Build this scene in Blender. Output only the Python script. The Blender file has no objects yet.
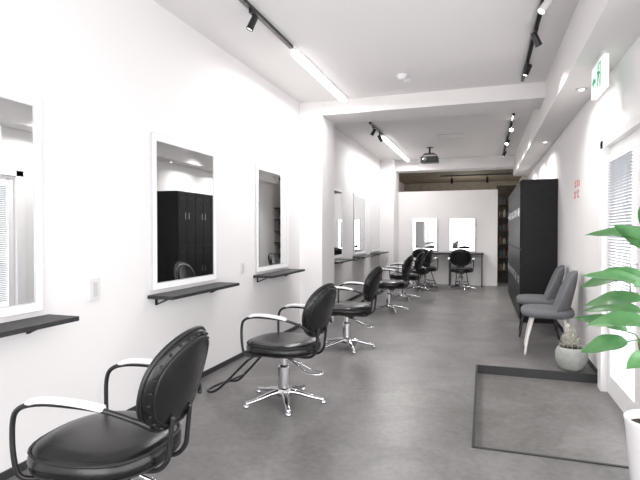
import bpy, bmesh, math, random
from mathutils import Vector, Matrix
random.seed(4)
S=bpy.context.scene
COL=S.collection
R=math.radians
# ---------------------------------------------------------------- materials
def mat(name,col,rough=0.5,metal=0.0,noise=0.0,nscale=8.0,bump=0.0,bscale=60.0,emit=None,estr=0.0,spec=0.5,col2=None):
    m=bpy.data.materials.new(name); m.use_nodes=True
    nt=m.node_tree; b=nt.nodes["Principled BSDF"]
    b.inputs["Base Color"].default_value=(*col,1); b.inputs["Roughness"].default_value=rough
    b.inputs["Metallic"].default_value=metal
    b.inputs["Specular IOR Level"].default_value=spec
    tc=nt.nodes.new("ShaderNodeTexCoord")
    if noise>0 or col2:
        n=nt.nodes.new("ShaderNodeTexNoise"); n.inputs["Scale"].default_value=nscale; n.inputs["Detail"].default_value=8
        n.inputs["Roughness"].default_value=0.6
        r=nt.nodes.new("ShaderNodeValToRGB")
        c2=col2 if col2 else tuple(min(1,c*(1+noise)) for c in col)
        c1=col if col2 else tuple(c*(1-noise) for c in col)
        r.color_ramp.elements[0].position=0.32; r.color_ramp.elements[1].position=0.68
        r.color_ramp.elements[0].color=(*c1,1); r.color_ramp.elements[1].color=(*c2,1)
        nt.links.new(tc.outputs["Object"],n.inputs["Vector"]); nt.links.new(n.outputs["Fac"],r.inputs["Fac"])
        nt.links.new(r.outputs["Color"],b.inputs["Base Color"])
    if bump>0:
        n2=nt.nodes.new("ShaderNodeTexNoise"); n2.inputs["Scale"].default_value=bscale; n2.inputs["Detail"].default_value=4
        bp=nt.nodes.new("ShaderNodeBump"); bp.inputs["Strength"].default_value=bump; bp.inputs["Distance"].default_value=0.01
        nt.links.new(tc.outputs["Object"],n2.inputs["Vector"]); nt.links.new(n2.outputs["Fac"],bp.inputs["Height"])
        nt.links.new(bp.outputs["Normal"],b.inputs["Normal"])
    if emit:
        b.inputs["Emission Color"].default_value=(*emit,1); b.inputs["Emission Strength"].default_value=estr
    return m
M_wall=mat("wall_paint",(0.82,0.80,0.80),0.75,bump=0.08,bscale=120)
M_ceil=mat("ceiling_paint",(0.79,0.77,0.765),0.85,bump=0.08,bscale=120)
M_trimw=mat("white_trim",(0.86,0.85,0.85),0.5,noise=0.02)
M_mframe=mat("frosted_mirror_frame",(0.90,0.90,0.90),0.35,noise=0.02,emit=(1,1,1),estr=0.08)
M_bead=mat("frame_grey_edge",(0.60,0.60,0.62),0.4,noise=0.03)
M_base=mat("dark_baseboard",(0.03,0.03,0.032),0.5,noise=0.1)
M_black=mat("black_metal",(0.012,0.012,0.013),0.28,noise=0.15)
M_leather=mat("black_leather",(0.006,0.006,0.0065),0.26,bump=0.08,bscale=180,noise=0.1,spec=0.45)
M_pipe=mat("black_piping",(0.006,0.006,0.007),0.4,noise=0.1)
M_chrome=mat("chrome",(0.75,0.75,0.77),0.12,1.0,noise=0.03)
M_pad=mat("white_arm_pad",(0.82,0.81,0.83),0.4,noise=0.02)
M_mirror=mat("mirror_silver",(0.78,0.79,0.80),0.01,1.0,noise=0.005)
M_shelf=mat("charcoal_shelf",(0.022,0.022,0.024),0.5,noise=0.2,nscale=30)
M_locker=mat("black_woodgrain",(0.008,0.008,0.009),0.45,noise=0.3,nscale=14,spec=0.25)
M_grey=mat("grey_upholstery",(0.16,0.165,0.18),0.9,noise=0.15,nscale=90,bump=0.3,bscale=300)
M_whitem=mat("white_leg_metal",(0.8,0.78,0.76),0.35,noise=0.03)
M_pot=mat("white_ceramic",(0.83,0.82,0.84),0.25,noise=0.02)
M_conc=mat("pale_grey_concrete",(0.36,0.37,0.35),0.85,noise=0.12,nscale=25,bump=0.3)
M_soil=mat("soil",(0.04,0.028,0.02),0.95,noise=0.4,nscale=60,bump=0.6)
M_leaf=mat("leaf_green",(0.045,0.15,0.05),0.36,col2=(0.13,0.29,0.12),nscale=5)
M_stem=mat("stem_brown",(0.12,0.14,0.05),0.7,noise=0.3,nscale=30)
M_succ=mat("succulent_pale",(0.42,0.48,0.36),0.6,col2=(0.80,0.72,0.68),nscale=14)
M_tube=mat("lit_diffuser",(1,1,1),0.5,emit=(1,0.98,0.98),estr=2.2)
M_bulb=mat("lit_lens",(1,1,1),0.5,emit=(1,0.97,0.93),estr=60.0)
M_lens=mat("dim_lens",(0.9,0.9,0.9),0.3,emit=(1,0.97,0.93),estr=2.0)
M_ledframe=mat("led_frame",(1,1,1),0.5,emit=(1,0.98,0.97),estr=3.0)
M_green=mat("sign_green",(0.0,0.33,0.16),0.5,emit=(0,0.4,0.18),estr=0.25)
M_signw=mat("sign_white",(0.9,0.92,0.9),0.5,emit=(0.9,1,0.95),estr=0.35)
M_red=mat("red_decal",(0.66,0.27,0.25),0.5,noise=0.1)
M_slat=mat("blind_slat",(0.46,0.48,0.51),0.5,noise=0.05)
M_wood=mat("brown_wood",(0.07,0.05,0.035),0.6,noise=0.3,nscale=10)
M_woodceil=mat("wood_board",(0.24,0.215,0.18),0.7,noise=0.25,nscale=3)
M_dim=mat("grey_brown_wall",(0.34,0.31,0.265),0.8,noise=0.15)
M_grout=mat("exterior_pavement",(0.8,0.8,0.8),0.9,noise=0.05)
M_dkgrey=mat("projector_body",(0.03,0.03,0.035),0.4,noise=0.1)
M_switch=mat("switch_plate",(0.72,0.71,0.71),0.3,noise=0.01)
M_switch2=mat("switch_rocker",(0.58,0.57,0.57),0.3,noise=0.01)
BOT=[mat("bottle_"+n,c,0.3,noise=0.05) for n,c in (("amber",(0.16,0.10,0.05)),("white",(0.5,0.48,0.45)),("teal",(0.05,0.09,0.10)),("grey",(0.15,0.14,0.13)))]
def floor_mat(name,tint=(1,1,1),rough=0.36):
    m=bpy.data.materials.new(name); m.use_nodes=True; nt=m.node_tree; b=nt.nodes["Principled BSDF"]
    tc=nt.nodes.new("ShaderNodeTexCoord")
    n1=nt.nodes.new("ShaderNodeTexNoise"); n1.inputs["Scale"].default_value=1.6; n1.inputs["Detail"].default_value=12; n1.inputs["Roughness"].default_value=0.7; n1.inputs["Distortion"].default_value=0.6
    n2=nt.nodes.new("ShaderNodeTexNoise"); n2.inputs["Scale"].default_value=24; n2.inputs["Detail"].default_value=8
    mx=nt.nodes.new("ShaderNodeMix"); mx.data_type='FLOAT'; mx.inputs[0].default_value=0.30
    r=nt.nodes.new("ShaderNodeValToRGB")
    e=r.color_ramp.elements; e[0].position=0.35; e[1].position=0.66
    def c(v): return (v*tint[0],v*.962*tint[1],v*.95*tint[2],1)
    e[0].color=c(.115); e[1].color=c(.245)
    x=e.new(0.5); x.color=c(.168)
    nt.links.new(tc.outputs["Object"],n1.inputs["Vector"]); nt.links.new(tc.outputs["Object"],n2.inputs["Vector"])
    nt.links.new(n1.outputs["Fac"],mx.inputs[2]); nt.links.new(n2.outputs["Fac"],mx.inputs[3])
    nt.links.new(mx.outputs[0],r.inputs["Fac"]); nt.links.new(r.outputs["Color"],b.inputs["Base Color"])
    b.inputs["Roughness"].default_value=rough
    bp=nt.nodes.new("ShaderNodeBump"); bp.inputs["Strength"].default_value=0.06; bp.inputs["Distance"].default_value=0.01
    nt.links.new(n2.outputs["Fac"],bp.inputs["Height"]); nt.links.new(bp.outputs["Normal"],b.inputs["Normal"])
    return m
M_floor=floor_mat("concrete_floor"); M_floor2=floor_mat("entry_floor",(.96,.95,.94),.42)
M_glass=bpy.data.materials.new("window_glass"); M_glass.use_nodes=True
nt=M_glass.node_tree; nt.nodes.clear()
o=nt.nodes.new("ShaderNodeOutputMaterial"); t=nt.nodes.new("ShaderNodeBsdfTransparent"); g=nt.nodes.new("ShaderNodeBsdfGlossy"); g.inputs["Roughness"].default_value=0.02
mx=nt.nodes.new("ShaderNodeMixShader"); mx.inputs[0].default_value=0.06
nt.links.new(t.outputs[0],mx.inputs[1]); nt.links.new(g.outputs[0],mx.inputs[2]); nt.links.new(mx.outputs[0],o.inputs[0])

# ---------------------------------------------------------------- helpers
def finish(name,bm,m,parent=None,loc=(0,0,0),rot=(0,0,0),smooth=False,bevel=0.0):
    me=bpy.data.meshes.new(name); bmesh.ops.recalc_face_normals(bm,faces=bm.faces); bm.to_mesh(me); bm.free()
    ob=bpy.data.objects.new(name,me); COL.objects.link(ob)
    for k in (m if isinstance(m,(list,tuple)) else [m]): me.materials.append(k)
    ob.location=loc; ob.rotation_euler=rot
    if parent: ob.parent=parent
    if smooth:
        for p in me.polygons: p.use_smooth=True
    if bevel>0:
        md=ob.modifiers.new("bevel",'BEVEL'); md.width=bevel; md.segments=3; md.limit_method='ANGLE'
    return ob
def add_box(bm,c,s,rot=None,mi=0):
    mt=Matrix.Translation(c)
    if rot is not None: mt=mt@rot
    r=bmesh.ops.create_cube(bm,size=1,matrix=mt@Matrix.Diagonal((*s,1)))
    for f in {f for v in r['verts'] for f in v.link_faces}: f.material_index=mi
def add_lathe(bm,prof,seg=32,center=(0,0,0),rot=None,sx=1,sy=1,mi=0):
    rings=[]
    M=Matrix.Translation(center)
    if rot is not None: M=M@rot
    for (r,z) in prof:
        if r<1e-6: rings.append([bm.verts.new(M@Vector((0,0,z)))])
        else: rings.append([bm.verts.new(M@Vector((r*math.cos(2*math.pi*i/seg)*sx,r*math.sin(2*math.pi*i/seg)*sy,z))) for i in range(seg)])
    for a,b in zip(rings[:-1],rings[1:]):
        for i in range(seg):
            j=(i+1)%seg
            if len(a)==1 and len(b)==1: continue
            if len(a)==1: f=bm.faces.new((a[0],b[i],b[j]))
            elif len(b)==1: f=bm.faces.new((a[i],a[j],b[0]))
            else: f=bm.faces.new((a[i],a[j],b[j],b[i]))
            f.material_index=mi
def catmull(pts,n=8,cyc=False):
    P=[Vector(p) for p in pts]; out=[]; L=len(P)
    rng=range(L) if cyc else range(L-1)
    for i in rng:
        p0=P[(i-1)%L] if (cyc or i>0) else P[0]; p1=P[i]; p2=P[(i+1)%L]; p3=P[(i+2)%L] if (cyc or i+2<L) else P[-1]
        for k in range(n):
            t=k/n
            out.append(0.5*((2*p1)+(p2-p0)*t+(2*p0-5*p1+4*p2-p3)*t*t+(3*p1-p0-3*p2+p3)*t**3))
    if not cyc: out.append(P[-1])
    return out
def add_tube(bm,pts,r,seg=10,cyc=False,smooth=6,mi=0,flat=(1,1)):
    P=catmull(pts,smooth,cyc) if smooth>1 else [Vector(p) for p in pts]
    n=len(P); rings=[]; up=None
    for i,p in enumerate(P):
        a=P[(i-1)%n] if (cyc or i>0) else p; b=P[(i+1)%n] if (cyc or i<n-1) else p
        t=(b-a).normalized()
        if up is None:
            up=Vector((0,0,1)) if abs(t.z)<0.9 else Vector((1,0,0))
        up=(up-t*up.dot(t)); up.normalize(); s=t.cross(up)
        rr=r[min(i,len(r)-1)] if isinstance(r,list) else r
        rings.append([bm.verts.new(p+(s*math.cos(2*math.pi*k/seg)*flat[0]+up*math.sin(2*math.pi*k/seg)*flat[1])*rr) for k in range(seg)])
    m=n if cyc else n-1
    for i in range(m):
        A=rings[i]; B=rings[(i+1)%n]
        for k in range(seg):
            f=bm.faces.new((A[k],A[(k+1)%seg],B[(k+1)%seg],B[k])); f.material_index=mi
    if not cyc:
        bm.faces.new(rings[0]).material_index=mi; bm.faces.new(rings[-1]).material_index=mi
def box(name,lo,hi,m,parent=None,bevel=0.0,kind=None):
    c=[(a+b)/2 for a,b in zip(lo,hi)]; s=[abs(b-a) for a,b in zip(lo,hi)]
    bm=bmesh.new(); add_box(bm,(0,0,0),s)
    ob=finish(name,bm,m,parent,loc=c,bevel=bevel)
    if kind: ob["kind"]=kind
    return ob
def st(name,lo,hi,m,label=None,cat=None):
    ob=box(name,lo,hi,m,kind="structure")
    ob["label"]=label or "plain white painted interior surface of the salon"; ob["category"]=cat or name.split("_")[0]
    return ob
def thing(name,loc,label,cat,group=None,rz=0):
    e=bpy.data.objects.new(name,None); COL.objects.link(e); e.location=loc; e.rotation_euler=(0,0,rz); e.empty_display_size=0.1
    e["label"]=label; e["category"]=cat
    if group: e["group"]=group
    return e
def copy_tree(ob,parent=None):
    c=ob.copy(); COL.objects.link(c)
    if parent is not None:
        c.parent=parent; c.matrix_parent_inverse=ob.matrix_parent_inverse.copy()
    for ch in list(ob.children): copy_tree(ch,c)
    return c
def copy_thing(root,loc,rz=None,label=None):
    c=copy_tree(root); c.location=loc
    if rz is not None: c.rotation_euler=(0,0,rz)
    if label: c["label"]=label
    return c

XL=-2.38; XR=1.0; H=3.055; YB=12.5; Y0=-1.6; YE=15.6
# ---------------------------------------------------------------- room shell
bm=bmesh.new()
rx0,rx1,ry0,ry1,rd=-0.05,XR,3.08,5.0,-0.075
def quad(bm,*p):
    bm.faces.new([bm.verts.new(q) for q in p])
quad(bm,(XL-.1,Y0,0),(rx0,Y0,0),(rx0,YE,0),(XL-.1,YE,0))
quad(bm,(rx0,Y0,0),(XR+.1,Y0,0),(XR+.1,ry0,0),(rx0,ry0,0))
quad(bm,(rx0,ry1,0),(XR+.1,ry1,0),(XR+.1,YE,0),(rx0,YE,0))
quad(bm,(rx0,ry0,0),(rx0,ry1,0),(rx0,ry1,rd),(rx0,ry0,rd))
quad(bm,(rx0,ry0,0),(XR+.1,ry0,0),(XR+.1,ry0,rd),(rx0,ry0,rd))
quad(bm,(rx0,ry1,0),(XR+.1,ry1,0),(XR+.1,ry1,rd),(rx0,ry1,rd))
bmesh.ops.remove_doubles(bm,verts=bm.verts,dist=1e-5)
f=finish("floor",bm,M_floor); f["kind"]="structure"; f["label"]="mottled grey concrete floor with a shallow sunken entry"; f["category"]="floor"
st("floor_entry",(rx0-.02,ry0-.02,rd-.05),(XR+.12,ry1+.02,rd),M_floor2,"slightly darker sunken entry floor inside the doors","floor")
st("ceiling",(XL-.1,Y0-.1,H),(XR+.12,YB+.1,H+.1),M_ceil,"flat pale painted ceiling over the salon","ceiling")
st("wall_left",(XL-.12,Y0,-.1),(XL,YE,H),M_wall,"long plain white wall carrying the mirrors","wall")
st("wall_right",(XR,4.86,-.1),(XR+.12,YE,H),M_wall,"plain white wall beside the waiting chairs","wall")
st("wall_right_header",(XR,Y0,2.04),(XR+.12,4.86,H),M_wall,"white wall strip above the glazed doors","wall")
st("wall_back_partition",(-2.05,YB,0),(0.33,YB+.1,2.32),M_wall,"low white partition with open gap above","wall")
st("wall_back",(XL,YE,-.1),(XR+.12,YE+.1,H),M_dim,"grey-brown end wall of the back room","wall")
st("ceiling_back",(XL-.1,YB+.1,2.82),(XR+.12,YE+.1,2.9),M_woodceil,"dim wood-board ceiling of the back room","ceiling")
st("trim_1",(XL,6.28,0),(-2.06,6.85,H),M_wall,"white square pillar standing against the wall","pillar")
st("trim_2",(XL,11.8,0),(-2.05,12.6,H),M_wall,"white square pillar at the end of the room","pillar")
st("trim_3",(-2.06,6.28,2.87),(0.68,6.85,H),M_ceil,"white ceiling beam crossing the room","beam")
st("trim_4",(-2.05,12.1,2.80),(0.68,12.6,H),M_wall,"white ceiling beam above the partition","beam")
st("trim_5",(0.68,Y0,2.63),(XR,12.6,H),M_ceil,"long white boxed soffit along the wall","soffit")
st("baseboard_left",(XL,Y0,0),(XL+.012,6.28,.045),M_base,"thin dark skirting along the mirror wall","baseboard")
st("baseboard_left_far",(XL,6.85,0),(XL+.012,11.8,.045),M_base,"thin dark skirting along the mirror wall","baseboard")
st("baseboard_right",(XR-.012,5.0,0),(XR,7.58,.045),M_base,"thin dark skirting behind the waiting chairs","baseboard")
bm=bmesh.new()
w=0.018
add_box(bm,((rx0+rx1)/2,ry1,0.0),(rx1-rx0,w,.012)); add_box(bm,((rx0+rx1)/2,ry0,0.0),(rx1-rx0,w,.012)); add_box(bm,(rx0,(ry0+ry1)/2,0.0),(w,ry1-ry0+w,.012))
add_box(bm,((rx0+rx1)/2,ry1-.004,rd/2),(rx1-rx0,.006,-rd))
add_box(bm,(rx0+.004,(ry0+ry1)/2,rd/2),(.006,ry1-ry0,-rd))
t6=finish("trim_6",bm,M_base); t6["kind"]="structure"; t6["label"]="black edging strip around the sunken entry floor"; t6["category"]="edging"
g=st("ground",(XR+.12,-12,-.2),(16,20,-.12),M_grout,"pale pavement outside the glazed doors","ground")
g2=st("ground_front",(-12,-14,-.2),(XR+.12,Y0-.1,-.12),M_grout,"pale pavement outside the shop window","ground")

def glazed(name,y0,y1,z0,z1,label,fw=.06,mid=None,handle=False):
    e=thing(name,(XR+.05,(y0+y1)/2,z0),label,name.split("_")[0]); e["kind"]="structure"
    w=y1-y0; h=z1-z0
    bm=bmesh.new()
    add_box(bm,(0,-w/2+fw/2,h/2),(.06,fw,h)); add_box(bm,(0,w/2-fw/2,h/2),(.06,fw,h))
    add_box(bm,(0,0,h-fw/2),(.06,w-2*fw,fw)); add_box(bm,(0,0,fw),(.06,w-2*fw,2*fw))
    if mid: add_box(bm,(0,0,mid),(.05,w-2*fw,.05))
    finish("door_frame" if "door" in name else "window_frame",bm,M_trimw,e,bevel=.003)
    bm=bmesh.new(); add_box(bm,(0,0,h/2+fw/2),(.006,w-2*fw,h-3*fw)); finish("glass_pane",bm,M_glass,e)
    if handle:
        bm=bmesh.new(); add_tube(bm,[(-.03,-w/2+.04,.95),(-.07,-w/2+.04,.95),(-.07,-w/2+.04,1.15),(-.03,-w/2+.04,1.15)],.008,smooth=1); finish("door_handle",bm,M_chrome,e,smooth=True)
    return e
st("trim_7",(XR-.03,4.76,-.075),(XR+.12,4.875,2.09),M_trimw,"white jamb of the glazed entrance","jamb")
st("trim_8",(XR-.03,Y0,2.02),(XR+.12,4.86,2.09),M_trimw,"white head casing over the glazed doors","casing")
glazed("door_1",3.88,4.76,-.075,2.02,"white-framed glazed entrance door with blind",fw=.085,handle=True)
glazed("door_2",3.0,3.88,-.075,2.02,"white-framed glazed entrance door",fw=.085)
glazed("window_1",1.5,3.0,0,2.02,"tall white-framed shop window pane")
glazed("window_2",0.0,1.5,0,2.02,"tall white-framed shop window pane")
glazed("window_3",Y0,0.0,0,2.02,"tall white-framed shop window pane")
st("wall_front",(XL-.12,Y0-.1,2.6),(XR+.12,Y0,H),M_wall,"white strip above the shopfront window","wall")
st("wall_front_low",(XL-.12,Y0-.1,-.1),(XR+.12,Y0,.3),M_wall,"low white wall under the shopfront window","wall")
e=thing("window_4",((XL+XR)/2,Y0-.05,.3),"wide shopfront window in white frame","window"); e["kind"]="structure"
bm=bmesh.new()
for x in (-1.66,-.55,.55,1.66): add_box(bm,(x,0,1.15),(.06,.06,2.3))
add_box(bm,(0,0,.03),(3.38,.06,.06)); add_box(bm,(0,0,2.27),(3.38,.06,.06))
finish("window_frame",bm,M_trimw,e)
bm=bmesh.new(); add_box(bm,(0,0,1.15),(3.3,.006,2.2)); finish("glass_pane",bm,M_glass,e)
def blind(y0,y1,z0,z1):
    e=thing("window_blind",(XR-.0,(y0+y1)/2,z0),"grey slatted venetian blind hanging over the glass door","blind","venetian blinds")
    bm=bmesh.new(); add_box(bm,(0,0,z1-z0),(.03,y1-y0,.035)); finish("head_rail",bm,M_trimw,e)
    bm=bmesh.new(); n=int((z1-z0)/.024)
    for i in range(n):
        add_box(bm,(0,0,.015+i*(z1-z0-.04)/n),(.023,y1-y0-.01,.0018),Matrix.Rotation(R(38),4,'Y'))
    for yy in (-.2,.2):
        add_box(bm,(0.0,yy,(z1-z0)/2),(.003,.003,z1-z0-.03))
    finish("slats",bm,M_slat,e)
blind(3.98,4.65,.42,1.92); blind(3.10,3.78,.42,1.92)

# ---------------------------------------------------------------- mirrors + shelves
def wall_mirror(y):
    e=thing("wall_mirror",(XL,y,.86),"large rectangular mirror in a slim white frame","mirror","styling mirrors on the wall")
    w,h=.93,1.185; fw=.045; d=.020
    bm=bmesh.new()
    for s in (-1,1): add_box(bm,(d/2,s*(w/2-fw/2),h/2),(d,fw,h))
    add_box(bm,(d/2,0,fw/2),(d,w-2*fw,fw)); add_box(bm,(d/2,0,h-fw/2),(d,w-2*fw,fw))
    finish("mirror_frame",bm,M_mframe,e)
    bm=bmesh.new()
    for s in (-1,1): add_box(bm,(d/2+.001,s*(w/2-fw-.003),h/2),(d,.006,h-2*fw))
    for z in (fw+.003,h-fw-.003): add_box(bm,(d/2+.001,0,z),(d,w-2*fw-.012,.006))
    for s in (-1,1): add_box(bm,(d/2,s*(w/2+.002),h/2),(d+.002,.004,h+.008))
    for z in (-.002,h+.002): add_box(bm,(d/2,0,z),(d+.002,w,.004))
    finish("frame_bead",bm,M_bead,e)
    bm=bmesh.new(); add_box(bm,(.012,0,h/2),(.01,w-2*fw-.004,h-2*fw-.004)); finish("mirror_glass",bm,M_mirror,e)
    return e
m0=wall_mirror(3.57)
MY=[1.665,5.355,7.92,9.66,11.2]
for y in MY: copy_thing(m0,(XL,y,.86))
def wall_shelf(y):
    e=thing("wall_shelf",(XL,y,.80),"narrow charcoal shelf on black brackets under a mirror","shelf","styling shelves under the mirrors")
    box("shelf_board",(0.002,-.50,0),(.225,.54,.026),M_shelf,e,bevel=.003)
    for s in (-1,1):
        bm=bmesh.new(); add_box(bm,(.008,s*.4,-.03),(.008,.022,.06)); add_box(bm,(.08,s*.4,-.005),(.15,.022,.008))
        add_tube(bm,[(.010,s*.4,-.055),(.12,s*.4,-.008)],.006,smooth=1)
        finish("shelf_bracket",bm,M_black,e)
    return e
s0=wall_shelf(3.56)
for y in MY: copy_thing(s0,(XL,y-.02,.80))

def switch(y,z,w,h,label,n=2):
    e=thing("light_switch",(XL,y,z),label,"switch","wall switch plates")
    box("switch_plate",(0,-w/2,-h/2),(.012,w/2,h/2),M_switch,e,bevel=.003)
    for i in range(n):
        zz=-h/2+h*(i+.5)/n
        box("switch_rocker",(.010,-w*.22,zz-h/(n*3)),(.015,w*.22,zz+h/(n*3)),M_switch2,e)
switch(2.53,.93,.09,.14,"white light switch plate on the wall",1)
switch(4.58,.93,.065,.10,"small white switch plate between mirrors",1)

# ---------------------------------------------------------------- styling chair
def styling_chair():
    e=thing("styling_chair",(0,0,0),"black leather salon chair with white armrests and chrome base","chair","black styling chairs")
    bm=bmesh.new()
    for k in range(5):
        a=2*math.pi*k/5+.3
        c,s=math.cos(a),math.sin(a)
        add_tube(bm,[(c*.02,s*.02,.085),(c*.12,s*.12,.07),(c*.22,s*.22,.045),(c*.31,s*.31,.03)],[.028]*6+[.024]*6+[.019]*20,seg=10,smooth=6,flat=(1,.7))
        add_lathe(bm,[(0,0),(.022,0),(.024,.008),(.02,.022),(0,.024)],14,(c*.305,s*.305,0))
    add_lathe(bm,[(0,.045),(.06,.05),(.066,.075),(.055,.10),(.04,.115),(0,.115)],28)
    finish("star_base",bm,M_chrome,e,smooth=True)
    bm=bmesh.new()
    add_lathe(bm,[(0,.10),(.046,.10),(.046,.27),(.040,.28),(.028,.283),(.028,.38),(.0,.38)],28)
    finish("hydraulic_column",bm,M_chrome,e,smooth=False)
    bm=bmesh.new(); add_box(bm,(0,0,.380),(.26,.26,.02)); add_box(bm,(.05,0,.360),(.1,.12,.03))
    finish("seat_plate",bm,M_black,e,bevel=.004)
    bm=bmesh.new()
    add_tube(bm,[(.03,0,.33),(.12,-.03,.30),(.22,-.05,.255),(.30,-.04,.25),(.33,0,.25),(.30,.04,.25),(.22,.05,.255),(.12,.03,.30),(.03,.01,.33)],.008,seg=8,smooth=5)
    finish("pump_lever",bm,M_chrome,e,smooth=True)
    def sq(r,th):
        c,s=math.cos(th),math.sin(th); k=(abs(c)**2.6+abs(s)**2.6)**(-1/2.6)
        return r*k*c,r*k*s
    bm=bmesh.new(); seg=48
    prof=[(0,.390),(.22,.390),(.25,.396),(.266,.415),(.268,.437),(.258,.463),(.236,.480),(.19,.491),(.11,.497),(0,.499)]
    rings=[]
    for r,z in prof:
        if r==0: rings.append([bm.verts.new((0,0,z))])
        else: rings.append([bm.verts.new((*sq(r,2*math.pi*i/seg),z)) for i in range(seg)])
    for a,b in zip(rings[:-1],rings[1:]):
        for i in range(seg):
            j=(i+1)%seg
            if len(a)==1: bm.faces.new((a[0],b[i],b[j]))
            elif len(b)==1: bm.faces.new((a[i],a[j],b[0]))
            else: bm.faces.new((a[i],a[j],b[j],b[i]))
    seat=finish("seat_cushion",bm,M_leather,e,smooth=True)
    bm=bmesh.new()
    add_tube(bm,[(*sq(.262,2*math.pi*i/40),.464) for i in range(40)],.005,seg=6,cyc=True,smooth=1)
    add_tube(bm,[(*sq(.262,2*math.pi*i/40),.405) for i in range(40)],.005,seg=6,cyc=True,smooth=1)
    finish("seat_piping",bm,M_pipe,seat,smooth=True)
    tilt=Matrix.Translation((.325,0,.725))@Matrix.Rotation(R(15),4,'Y')
    HW,HH=.225,.20
    def bp(r,th,off):
        c,s=math.cos(th),math.sin(th); k=(abs(c)**2.15+abs(s)**2.15)**(-1/2.15)
        y=HW*r*k*c; z=HH*r*k*s
        return tilt@Vector((off-.75*y*y,y,z))
    bm=bmesh.new(); R_=[0,.3,.55,.75,.88,.96,1.0]; T=[.038,.038,.036,.034,.028,.018,.0]
    front=[];back=[]
    for r,t_ in zip(R_,T):
        if r==0:
            front.append([bm.verts.new(bp(0,0,-t_))]); back.append([bm.verts.new(bp(0,0,t_))])
        elif r==1.0:
            ring=[bm.verts.new(bp(1,2*math.pi*i/seg,0)) for i in range(seg)]; front.append(ring); back.append(ring)
        else:
            front.append([bm.verts.new(bp(r,2*math.pi*i/seg,-t_)) for i in range(seg)])
            back.append([bm.verts.new(bp(r,2*math.pi*i/seg,t_)) for i in range(seg)])
    for rs in (front,back):
        for a,b in zip(rs[:-1],rs[1:]):
            for i in range(seg):
                j=(i+1)%seg
                if len(a)==1: bm.faces.new((a[0],b[i],b[j]))
                else: bm.faces.new((a[i],a[j],b[j],b[i]))
    bk=finish("backrest",bm,M_leather,e,smooth=True)
    bm=bmesh.new()
    add_tube(bm,[bp(1.0,2*math.pi*i/40,.0) for i in range(40)],.009,seg=8,cyc=True,smooth=1)
    add_tube(bm,[bp(.86,2*math.pi*i/40,.030) for i in range(40)],.005,seg=6,cyc=True,smooth=1)
    add_tube(bm,[bp(.80,2*math.pi*i/40,-.034) for i in range(40)],.005,seg=6,cyc=True,smooth=1)
    for i in range(24):
        p=bp(.93,2*math.pi*i/24,.024); add_lathe(bm,[(0,-.008),(.008,0),(0,.008)],8,p)
    finish("backrest_piping",bm,M_pipe,bk,smooth=True)
    bm=bmesh.new()
    add_tube(bm,[(.325,-.07,.60),(.315,-.07,.50),(.30,-.07,.42),(.24,-.07,.378),(.10,-.07,.380),(.08,0,.380),(.10,.07,.380),(.24,.07,.378),(.30,.07,.42),(.315,.07,.50),(.325,.07,.60)],.010,smooth=6)
    finish("backrest_support",bm,M_black,e,smooth=True)
    for s in (-1,1):
        bm=bmesh.new()
        add_tube(bm,[(.305,s*.20,.60),(.27,s*.24,.64),(.16,s*.262,.675),(0,s*.268,.685),(-.11,s*.27,.68),(-.18,s*.27,.655),(-.205,s*.268,.60),(-.205,s*.265,.48),(-.19,s*.25,.40),(-.14,s*.2,.378),(-.05,s*.11,.378)],.0100,seg=10,smooth=6)
        arm=finish("arm_tube",bm,M_black,e,smooth=True)
        bm=bmesh.new()
        add_tube(bm,[(.17,s*.262,.681),(.10,s*.268,.694),(0,s*.271,.701),(-.08,s*.271,.698),(-.135,s*.27,.684)],[.012]+[.020]*22+[.014]*4,seg=12,smooth=6,flat=(1.25,.60))
        finish("arm_pad",bm,M_pad,arm,smooth=True)
    bm=bmesh.new()
    add_tube(bm,[(-.08,.10,.375),(-.22,.11,.34),(-.40,.13,.17),(-.50,.15,.075),(-.56,.16,.04),(-.62,.14,.035),(-.64,.06,.035),(-.64,-.06,.035),(-.62,-.14,.035),(-.56,-.16,.04),(-.50,-.15,.075),(-.40,-.13,.17),(-.22,-.11,.34),(-.08,-.10,.375)],.010,seg=8,smooth=5)
    add_tube(bm,[(-.45,.14,.12),(-.45,-.14,.12)],.009,smooth=1)
    finish("footrest",bm,M_black,e,smooth=True)
    return e
c0=styling_chair(); c0.location=(-1.445,3.47,0); c0.rotation_euler=(0,0,R(-7))
for (x,y,a) in [(-1.45,1.62,6),(-1.46,5.35,-5),(-1.48,8.1,-4),(-1.46,9.6,-8),(-1.44,11.0,-6)]:
    copy_thing(c0,(x,y,0),R(a))
copy_thing(c0,(-.47,11.62,0),R(-90),"black salon chair pulled up to the back vanity table")
copy_thing(c0,(-1.30,11.72,0),R(-96),"black salon chair pulled up to the back vanity table")

# ---------------------------------------------------------------- back wall vanity
def led_mirror(x,label):
    e=thing("lighted_mirror",(x,YB,.84),label,"mirror")
    w,h=.58,.78
    bm=bmesh.new()
    for s in (-1,1): add_box(bm,(s*(w/2-.025),-.02,h/2),(.05,.04,h))
    for z in (.025,h-.025): add_box(bm,(0,-.02,z),(w-.1,.04,.05))
    finish("mirror_frame",bm,M_ledframe,e)
    bm=bmesh.new()
    for s in (-1,1): add_box(bm,(s*(w/2+.006),-.02,h/2),(.012,.045,h+.024))
    for z in (-.006,h+.006): add_box(bm,(0,-.02,z),(w,.045,.012))
    finish("frame_bead",bm,M_bead,e)
    bm=bmesh.new(); add_box(bm,(0,-.012,h/2),(w-.104,.01,h-.104)); finish("mirror_glass",bm,M_mirror,e)
led_mirror(-1.38,"small vanity mirror with glowing white frame"); led_mirror(-.48,"bright vanity mirror with glowing white frame")
e=thing("vanity_table",(-.78,12.28,0),"long dark console table with thin black metal legs","table")
box("table_top",(-.80,-.2,.765),(.80,.2,.80),M_shelf,e,bevel=.003)
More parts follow.
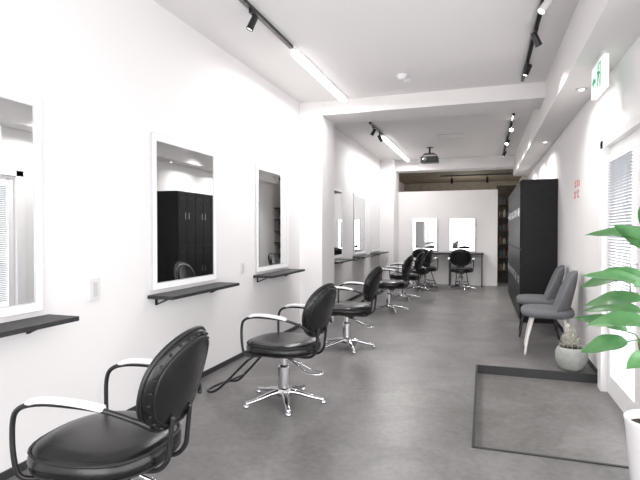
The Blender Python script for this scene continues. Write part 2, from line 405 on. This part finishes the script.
for sx in (-.76,0.02,.76):
    bm=bmesh.new()
    add_box(bm,(sx,-.17,.3825),(.03,.03,.765)); add_box(bm,(sx,.17,.3825),(.03,.03,.765)); add_box(bm,(sx,0,.015),(.03,.31,.03)); add_box(bm,(sx,0,.75),(.03,.31,.03))
    finish("table_leg",bm,M_black,e)

# ---------------------------------------------------------------- lockers
def locker_unit(y0):
    w=.56
    e=thing("locker_cabinet",(.755,y0+w/2,0),"tall black two-door locker cabinet against the wall","locker","row of tall black lockers")
    box("cabinet_body",(-.23,-w/2,0),(.243,w/2,2.05),M_locker,e,bevel=.003)
    for s in (-1,1):
        for zi in range(2):
            z0=.06+zi*.995
            d=box("cabinet_door",(-.25,s*w/4-w/4+.005,z0),(-.23,s*w/4+w/4-.005,z0+.983),M_locker,e,bevel=.003)
            bm=bmesh.new()
            add_box(bm,(-.014,-.085 if s>0 else .085,.05),(.012,.014,.12))
            finish("door_handle",bm,M_chrome,d)
            bm=bmesh.new()
            for k in range(3): add_box(bm,(-.011,0,.40-k*.02),(.003,.12,.006))
            finish("door_vent",bm,M_pipe,d)
    return e
LY=7.6
l0=locker_unit(LY)
for k in range(1,6): copy_thing(l0,(.755,LY+.28+k*.565,0))

# ---------------------------------------------------------------- waiting chairs
def waiting_chair(loc,legmat,label,rz):
    e=thing("waiting_chair",loc,label,"chair","grey waiting chairs",rz)
    bm=bmesh.new(); seg=40
    def sq(rx,ry,th,n=2.8):
        c,s=math.cos(th),math.sin(th); k=(abs(c)**n+abs(s)**n)**(-1/n); return rx*k*c,ry*k*s
    rings=[]
    for f,z in [(0,.395),(.8,.395),(.95,.408),(1,.435),(.99,.465),(.93,.485),(.75,.493),(0,.485)]:
        if f==0: rings.append([bm.verts.new((-.01,0,z))])
        else:
            pts=[sq(.265*f,.262*f,2*math.pi*i/seg) for i in range(seg)]
            rings.append([bm.verts.new((p[0]-.01,p[1],z)) for p in pts])
    for a,b in zip(rings[:-1],rings[1:]):
        for i in range(seg):
            j=(i+1)%seg
            if len(a)==1: bm.faces.new((a[0],b[i],b[j]))
            elif len(b)==1: bm.faces.new((a[i],a[j],b[0]))
            else: bm.faces.new((a[i],a[j],b[j],b[i]))
    finish("seat_cushion",bm,M_grey,e,smooth=True)
    bm=bmesh.new(); NU,NV=24,12
    def P(u,v,o):
        hw=.245*(1.0+.08*math.sin(v*math.pi))*(1-.22*v**4)
        y=hw*u
        x=.17+.10*v - .12*(1-v*.4)*abs(u)**2.5 + o*(1-abs(u)**6*.7)*(1-.7*v**8)
        z=.44+.45*v-.05*v*abs(u)**3
        return Vector((x,y,z))
    F=[[bm.verts.new(P(-1+2*i/NU,j/NV,-.03)) for i in range(NU+1)] for j in range(NV+1)]
    B=[[bm.verts.new(P(-1+2*i/NU,j/NV,.03)) for i in range(NU+1)] for j in range(NV+1)]
    for j in range(NV):
        for i in range(NU):
            bm.faces.new((F[j][i],F[j][i+1],F[j+1][i+1],F[j+1][i])); bm.faces.new((B[j][i],B[j][i+1],B[j+1][i+1],B[j+1][i]))
    for i in range(NU):
        bm.faces.new((F[0][i],F[0][i+1],B[0][i+1],B[0][i])); bm.faces.new((F[NV][i],F[NV][i+1],B[NV][i+1],B[NV][i]))
    for j in range(NV):
        bm.faces.new((F[j][0],F[j+1][0],B[j+1][0],B[j][0])); bm.faces.new((F[j][NU],F[j+1][NU],B[j+1][NU],B[j][NU]))
    finish("backrest",bm,M_grey,e,smooth=True)
    for sx in (-1,1):
        for sy in (-1,1):
            bm=bmesh.new(); add_tube(bm,[(sx*.15,sy*.16,.40),(sx*.19-.01,sy*.20,.2),(sx*.22-.01,sy*.225,0.002)],[.016]*4+[.013]*4+[.009]*6,seg=10,smooth=4)
            finish("leg",bm,legmat,e,smooth=True)
    return e
waiting_chair((.67,5.78,0),M_whitem,"grey upholstered waiting chair with white metal legs",R(-4))
waiting_chair((.68,6.72,0),M_black,"grey upholstered waiting chair with black metal legs",R(-4))

# ---------------------------------------------------------------- plants
e=thing("potted_succulent",(.80,5.14,0),"round pale grey pot with pale spiky succulents by the wall","plant")
bm=bmesh.new(); add_lathe(bm,[(0,0),(.085,0),(.115,.03),(.14,.10),(.14,.16),(.125,.20),(.11,.215),(.10,.21),(.115,.19),(.11,.185),(0,.185)],36); finish("pot",bm,M_conc,e,smooth=True)
bm=bmesh.new(); add_lathe(bm,[(0,.205),(.06,.203),(.108,.188)],24); finish("soil",bm,M_soil,e,smooth=True)
def leaf_into(bm,base,az,el,L,W,droop,pet=0.0,fold=.25,n=10,wave=.004):
    M=Matrix.Translation(base)@Matrix.Rotation(az,4,'Z')@Matrix.Rotation(-el,4,'Y')
    if pet>0:
        add_tube(bm,[M@Vector((0,0,0)),M@Vector((pet*.5,0,.01)),M@Vector((pet,0,0))],.0035,seg=6,smooth=3)
    rows=[]
    for i in range(n+1):
        t=i/n; w=W/2*(math.sin(math.pi*min(1,t**.85))**.75 if 0<t<1 else 0.02)
        x=pet+L*t; z=-droop*L*t*t
        rows.append([bm.verts.new(M@Vector((x,k*w,z+fold*abs(k)*w+wave*math.sin(t*14)*abs(k)))) for k in (-1,-.5,0,.5,1)])
    for a,b in zip(rows[:-1],rows[1:]):
        for k in range(4): bm.faces.new((a[k],a[k+1],b[k+1],b[k]))
for k,(bx,by,hh) in enumerate([(-.03,0,.20),(.03,.02,.16),(0,-.04,.11),(-.06,.04,.09),(.05,-.03,.08),(.0,.06,.14)]):
    bm=bmesh.new()
    add_tube(bm,[(bx,by,.2),(bx+.005,by,.2+hh)],.005,smooth=1,seg=6)
    for q in range(12):
        leaf_into(bm,(bx,by,.2+hh*(.15+.85*q/12)),q*2.4+k,R(25+4*q),.05,.024,.05,n=5,fold=.4,wave=0)
    finish("rosette",bm,M_succ,e,smooth=True)
e=thing("potted_plant",(.83,2.84,0),"tall leafy green plant in a white ceramic planter","plant")
bm=bmesh.new(); add_lathe(bm,[(0,0),(.105,0),(.11,.01),(.14,.34),(.145,.36),(.14,.365),(.13,.355),(.125,.32),(0,.32)],40); finish("planter",bm,M_pot,e,smooth=True)
bm=bmesh.new(); add_lathe(bm,[(0,.335),(.08,.333),(.125,.322)],24); finish("soil",bm,M_soil,e,smooth=True)
trunks=[[(0,0,.32),(.0,.01,.6),(-.0,.03,.9),(.01,.03,1.22)],[(.03,-.03,.32),(.02,-.06,.55),(.0,-.07,.8),(-.02,-.06,1.0)],[(-.03,.04,.32),(-.03,.08,.5),(-.05,.12,.74)]]
for tr in trunks:
    bm=bmesh.new(); add_tube(bm,tr,[.013]*8+[.009]*30,seg=8,smooth=6); finish("stem",bm,M_stem,e,smooth=True)
def onstem(tr,t):
    P=catmull(tr,10); return P[int(t*(len(P)-1))]
def leaf2(base,az,el,L,W,dr,roll,pet):
    bm=bmesh.new(); leaf_into(bm,(0,0,0),0,0,L,W,dr,pet=pet)
    M=Matrix.Translation(base)@Matrix.Rotation(R(az),4,'Z')@Matrix.Rotation(-R(el),4,'Y')@Matrix.Rotation(R(roll),4,'X')
    bm.transform(M); finish("leaf",bm,M_leaf,e,smooth=True)
for (ti,t,az,el,L,W,dr,roll) in [
 (0,1.0,178,30,.25,.12,.5,-30),(0,1.0,225,65,.22,.11,.4,20),(0,.97,110,45,.22,.11,.4,0),(0,.92,195,52,.24,.11,.4,35),(0,.86,188,5,.27,.125,.45,-30),(0,.8,260,30,.22,.11,.4,10),
 (0,.66,172,18,.25,.115,.45,-25),(0,.5,90,25,.20,.11,.4,0),
 (1,1.0,192,32,.26,.11,.5,-30),(1,.92,165,6,.26,.11,.4,-35),(1,.9,240,35,.22,.11,.4,-20),(1,.74,190,12,.25,.12,.4,-30),(1,.55,225,5,.20,.10,.35,-20),
 (2,1.0,178,32,.24,.11,.45,-30),(2,.98,198,0,.22,.11,.4,-35)]:
    leaf2(onstem(trunks[ti],t),az,el,L,W,dr,roll,.06)

# ---------------------------------------------------------------- ceiling fixtures
def head(parent,y,z,az,tiltd,lens,col):
    bm=bmesh.new()
    add_box(bm,(0,y,z-.012),(.028,.08,.024)); add_tube(bm,[(0,y,z-.02),(0,y,z-.06)],.006,smooth=1)
    rot=Matrix.Rotation(R(az),4,'Z')@Matrix.Rotation(R(tiltd),4,'Y')
    add_lathe(bm,[(0,.06),(.02,.06),(.025,.05),(.028,-.045),(.030,-.06),(.026,-.062),(.024,-.048),(0,-.048)],20,(0,y,z-.085),rot)
    h=finish("lamp_head",bm,col,parent)
    bm=bmesh.new(); add_lathe(bm,[(0,-.054),(.024,-.054),(.024,-.052),(0,-.052)],16,(0,y,z-.085),rot); finish("lamp_lens",bm,lens,h)
def track(x,y0,y1,heads,label):
    yc=(y0+y1)/2
    e=thing("track_light",(x,yc,H),label,"track light")
    bm=bmesh.new(); add_box(bm,(0,0,-.015),(.033,y1-y0,.03)); finish("rail",bm,M_black,e)
    for (y,az,tl,lens,col) in heads: head(e,y-yc,-.03,az,tl,lens,col)
    return e
track(-1.72,1.6,4.32,[(3.5,20,25,M_lens,M_black),(2.4,20,25,M_lens,M_black)],"black ceiling track carrying a small black spotlight")
track(-1.72,7.7,8.7,[(7.95,20,30,M_lens,M_black),(8.5,200,30,M_lens,M_black)],"black ceiling track in front of the far mirrors")
track(.42,2.6,6.1,[(3.9,30,35,M_lens,M_whitem),(4.56,200,25,M_lens,M_black),(5.4,20,25,M_lens,M_black)],"black ceiling track with black and white spotlights")
track(.42,7.8,12.0,[(8.4,87,66,M_bulb,M_black),(9.6,60,50,M_bulb,M_black),(11.0,20,30,M_lens,M_black)],"black ceiling track with lit spotlights")
def linear(x,y0,y1,pw):
    e=thing("linear_light",(x,(y0+y1)/2,H),"long glowing white tube light at the end of the track","ceiling light","linear tube lights")
    L=y1-y0
    box("light_housing",(-.03,-L/2,-.03),(.03,L/2,0),M_trimw,e)
    box("light_diffuser",(-.038,-L/2+.01,-.085),(.038,L/2-.01,-.03),M_tube,e,bevel=.02)
    ld=bpy.data.lights.new("tube_glow",'AREA'); ld.shape='RECTANGLE'; ld.size=.06; ld.size_y=L; ld.energy=pw; ld.color=(1,.985,.97)
    lo=bpy.data.objects.new("tube_glow",ld); COL.objects.link(lo); lo.parent=e; lo.location=(0,0,-.095)
linear(-1.71,4.36,6.15,34); linear(-1.71,8.75,11.8,50)
e=thing("smoke_detector",(-.87,5.5,H),"round white smoke detector on the ceiling","smoke detector")
bm=bmesh.new(); add_lathe(bm,[(0,0),(.06,0),(.06,-.015),(.045,-.03),(.04,-.045),(.02,-.055),(0,-.055)],28); finish("detector_body",bm,M_pad,e,smooth=True)
e=thing("ceiling_sensor",(-.84,5.72,H),"small white sensor dome beside the smoke detector","sensor")
bm=bmesh.new(); add_lathe(bm,[(0,0),(.045,0),(.045,-.01),(.03,-.02),(0,-.024)],24); finish("sensor_body",bm,M_pad,e,smooth=True)
for y in (5.1,7.9):
    e=thing("emergency_light",(.86,y,2.635),"small round recessed emergency light in the soffit","ceiling light","round soffit lights")
    bm=bmesh.new(); add_lathe(bm,[(0,0),(.05,0),(.05,-.013),(.038,-.017),(.03,-.011),(0,-.011)],24); rim=finish("light_rim",bm,M_switch2,e,smooth=True)
    bm=bmesh.new(); add_lathe(bm,[(0,-.011),(.028,-.012),(.02,-.023),(0,-.027)],20); finish("light_lens",bm,M_lens,e,smooth=True)
e=thing("ceiling_hatch",(-.55,9.3,H),"square white ceiling access panel in slim frame","ceiling hatch")
box("hatch_panel",(-.22,-.22,-.006),(.22,.22,0),M_ceil,e)
bm=bmesh.new()
for s in (-1,1):
    add_box(bm,(s*.23,0,-.005),(.015,.475,.01)); add_box(bm,(0,s*.23,-.005),(.445,.015,.01))
finish("hatch_frame",bm,M_switch2,e)
e=thing("ceiling_projector",(-1.06,10.4,H),"black projector hung from the ceiling on a short pole","projector")
bm=bmesh.new(); add_lathe(bm,[(0,0),(.07,0),(.07,-.012),(.02,-.02),(.02,-.13),(0,-.13)],20); add_box(bm,(0,0,-.135),(.2,.16,.015))
for s in (-1,1): add_tube(bm,[(s*.09,0,-.135),(s*.14,.0,-.16),(s*.14,0,-.20)],.008,smooth=3)
finish("projector_mount",bm,M_black,e)
pb=box("projector_body",(-.18,-.14,-.32),(.18,.14,-.20),M_dkgrey,e,bevel=.02)
bm=bmesh.new(); add_lathe(bm,[(0,0),(.035,0),(.04,.05),(.033,.055),(.03,.03),(0,.03)],20,(-.08,-.14,0),Matrix.Rotation(R(90),4,'X')); finish("projector_lens",bm,M_mirror,pb)
# exit sign
e=thing("exit_sign",(.84,4.24,2.63),"white hanging emergency exit sign with green running figure","exit sign")
bm=bmesh.new()
for s in (-1,1): add_tube(bm,[(0,s*.1,0),(0,s*.1,-.04)],.006,smooth=1)
add_box(bm,(0,0,-.006),(.04,.28,.012))
finish("sign_mount",bm,M_switch,e)
box("sign_body",(-.02,-.20,-.275),(.02,.20,-.035),M_signw,e,bevel=.006)
bm=bmesh.new()
def poly(bm,pts,side):
    vs=[bm.verts.new((side,-a if side<0 else a,b)) for a,b in pts]
    bm.faces.new(vs)
for side in (-.0215,.0215):
    cz=-.158
    poly(bm,[(.02,cz-.09),(.035,cz-.09),(.035,cz+.10),(.02,cz+.10)],side); poly(bm,[(.035,cz+.085),(.13,cz+.085),(.13,cz+.10),(.035,cz+.10)],side); poly(bm,[(.115,cz-.09),(.13,cz-.09),(.13,cz+.085),(.115,cz+.085)],side)
    poly(bm,[(.065+.016*math.cos(k*math.pi/6),cz+.062+.016*math.sin(k*math.pi/6)) for k in range(12)],side)
    poly(bm,[(.045,cz-.005),(.08,cz+.0),(.075,cz+.045),(.045,cz+.04)],side)
    poly(bm,[(.045,cz-.005),(.062,cz-.003),(.03,cz-.05),(.0,cz-.06),(-.005,cz-.045),(.02,cz-.035)],side)
    poly(bm,[(.062,cz-.003),(.08,cz),(.10,cz-.045),(.09,cz-.085),(.075,cz-.085),(.083,cz-.045)],side)
    poly(bm,[(.045,cz+.04),(.048,cz+.02),(.02,cz+.03),(.005,cz+.01),(-.005,cz+.02),(.015,cz+.045)],side)
    poly(bm,[(.074,cz+.042),(.078,cz+.022),(.098,cz+.005),(.11,cz+.015)],side)
    poly(bm,[(-.17,cz),(-.11,cz+.05),(-.11,cz+.02),(-.04,cz+.02),(-.04,cz-.02),(-.11,cz-.02),(-.11,cz-.05)],side)
finish("sign_pictogram",bm,M_green,e)
# red wall decal
e=thing("wall_decal",(XR,6.15,1.78),"small faint red lettering mark on the white wall","wall decal")
bm=bmesh.new()
for (ya,za,yb,zb) in [(-.12,.08,.0,.09),(-.06,.10,-.06,.02),(-.12,.04,.0,.04),(.04,.10,.04,.02),(.04,.09,.13,.09),(.13,.09,.13,.02),(.04,.05,.13,.05),
  (-.12,-.02,-.04,-.10),(-.03,-.02,-.12,-.10),(.02,-.03,.13,-.03),(.07,-.0,.05,-.10),(.05,-.07,.13,-.10)]:
    add_tube(bm,[(-.003,-ya*1.2,za),(-.003,-yb*1.2,zb)],.0045,seg=6,smooth=1)
finish("emblem",bm,M_red,e)

# ---------------------------------------------------------------- back room
sh0=None; ZS=(.35,.68,1.01,1.34,1.67,2.0)
for z in ZS:
    if sh0 is None:
        e=thing("supply_shelf",(XR,13.3,z),"dark brown wall shelf packed with salon supplies","shelf","brown supply shelves in the back room")
        box("shelf_board",(-.62,-.3,-.024),(0,.2,0),M_wood,e)
        bm=bmesh.new(); add_box(bm,(-.02,.1,-.10),(.03,.03,.15)); add_tube(bm,[(-.02,.1,-.16),(-.3,.1,-.03)],.012,smooth=1); finish("shelf_bracket",bm,M_black,e)
        sh0=e
    else: copy_thing(sh0,(XR,13.3,z))
st("trim_9",(.33,13.52,0),(XR,13.60,2.5),M_wood,"dark brown panel behind the supply shelves","panel")
protos={}
for zi,z in enumerate(ZS):
    for k in range(6):
        x=.42+k*.09; y=13.12+.1*(k%2)
        key=((k+zi)%3,(k+zi*2)%4)
        if key in protos:
            copy_thing(protos[key],(x,y,z)); continue
        b=thing("bottle",(x,y,z),"small salon product bottle on the wooden shelf","bottle","product bottles on the shelf")
        bm=bmesh.new(); h=.15+.03*key[0]
        add_lathe(bm,[(0,0),(.032,0),(.034,.01),(.034,h*.7),(.014,h*.82),(.014,h)],16); finish("bottle_body",bm,BOT[key[1]],b,smooth=True)
        bm=bmesh.new(); add_lathe(bm,[(0,h),(.017,h-.005),(.017,h+.025),(0,h+.025)],16); finish("bottle_cap",bm,M_black,b)
        protos[key]=b
e=thing("track_light",(-.2,13.6,2.82),"black ceiling track with small spotlights in the back room","track light")
bm=bmesh.new(); add_box(bm,(0,0,-.015),(1.8,.035,.03)); finish("rail",bm,M_black,e)
for x in (-.6,.3):
    bm=bmesh.new(); add_tube(bm,[(x,0,-.03),(x,0,-.09)],.007,smooth=1); add_lathe(bm,[(0,.07),(.03,.07),(.035,-.07),(0,-.07)],16,(x,0,-.15),Matrix.Rotation(R(25),4,'X')); finish("lamp_head",bm,M_black,e)
# ---------------------------------------------------------------- lights
def area(name,loc,rot,sx,sy,en,col=(1,1,1)):
    ld=bpy.data.lights.new(name,'AREA'); ld.shape='RECTANGLE'; ld.size=sx; ld.size_y=sy; ld.energy=en; ld.color=col
    lo=bpy.data.objects.new(name,ld); COL.objects.link(lo); lo.location=loc; lo.rotation_euler=rot; return lo
area("daylight_front",(-.7,Y0-.3,1.5),(R(90),0,0),3.2,2.2,110,(1,.99,.985))
area("daylight_door",(XR+.35,1.6,1.1),(0,R(90),0),1.9,6.0,90,(1,.99,1))
def spot(loc,rot,en,ang=100):
    ld=bpy.data.lights.new("spot_beam",'SPOT'); ld.energy=en; ld.spot_size=R(ang); ld.spot_blend=.8; ld.shadow_soft_size=.05; ld.color=(1,.97,.93)
    lo=bpy.data.objects.new("spot_beam",ld); COL.objects.link(lo); lo.location=loc; lo.rotation_euler=rot
for y in (4.95,8.4,9.6,11.0): spot((.30,y,2.80),(0,R(-20),0),70,120)
pl=bpy.data.lights.new("backroom_lamp",'POINT'); pl.energy=18; pl.color=(1,.92,.8); pl.shadow_soft_size=.1
po=bpy.data.objects.new("backroom_lamp",pl); COL.objects.link(po); po.location=(-.4,14.2,2.0)
w=bpy.data.worlds.new("world"); S.world=w; w.use_nodes=True
w.node_tree.nodes["Background"].inputs[0].default_value=(.98,.985,1,1); w.node_tree.nodes["Background"].inputs[1].default_value=1.9
S.view_settings.view_transform='Standard'; S.view_settings.exposure=0.28
# ---------------------------------------------------------------- camera
cd=bpy.data.cameras.new("camera"); cd.sensor_width=36; cd.lens=490/640*36; cd.clip_start=.05
co=bpy.data.objects.new("camera",cd); COL.objects.link(co); co.location=(0,0,1.3); co.rotation_euler=(R(90-.935),0,R(18.4)); S.camera=co
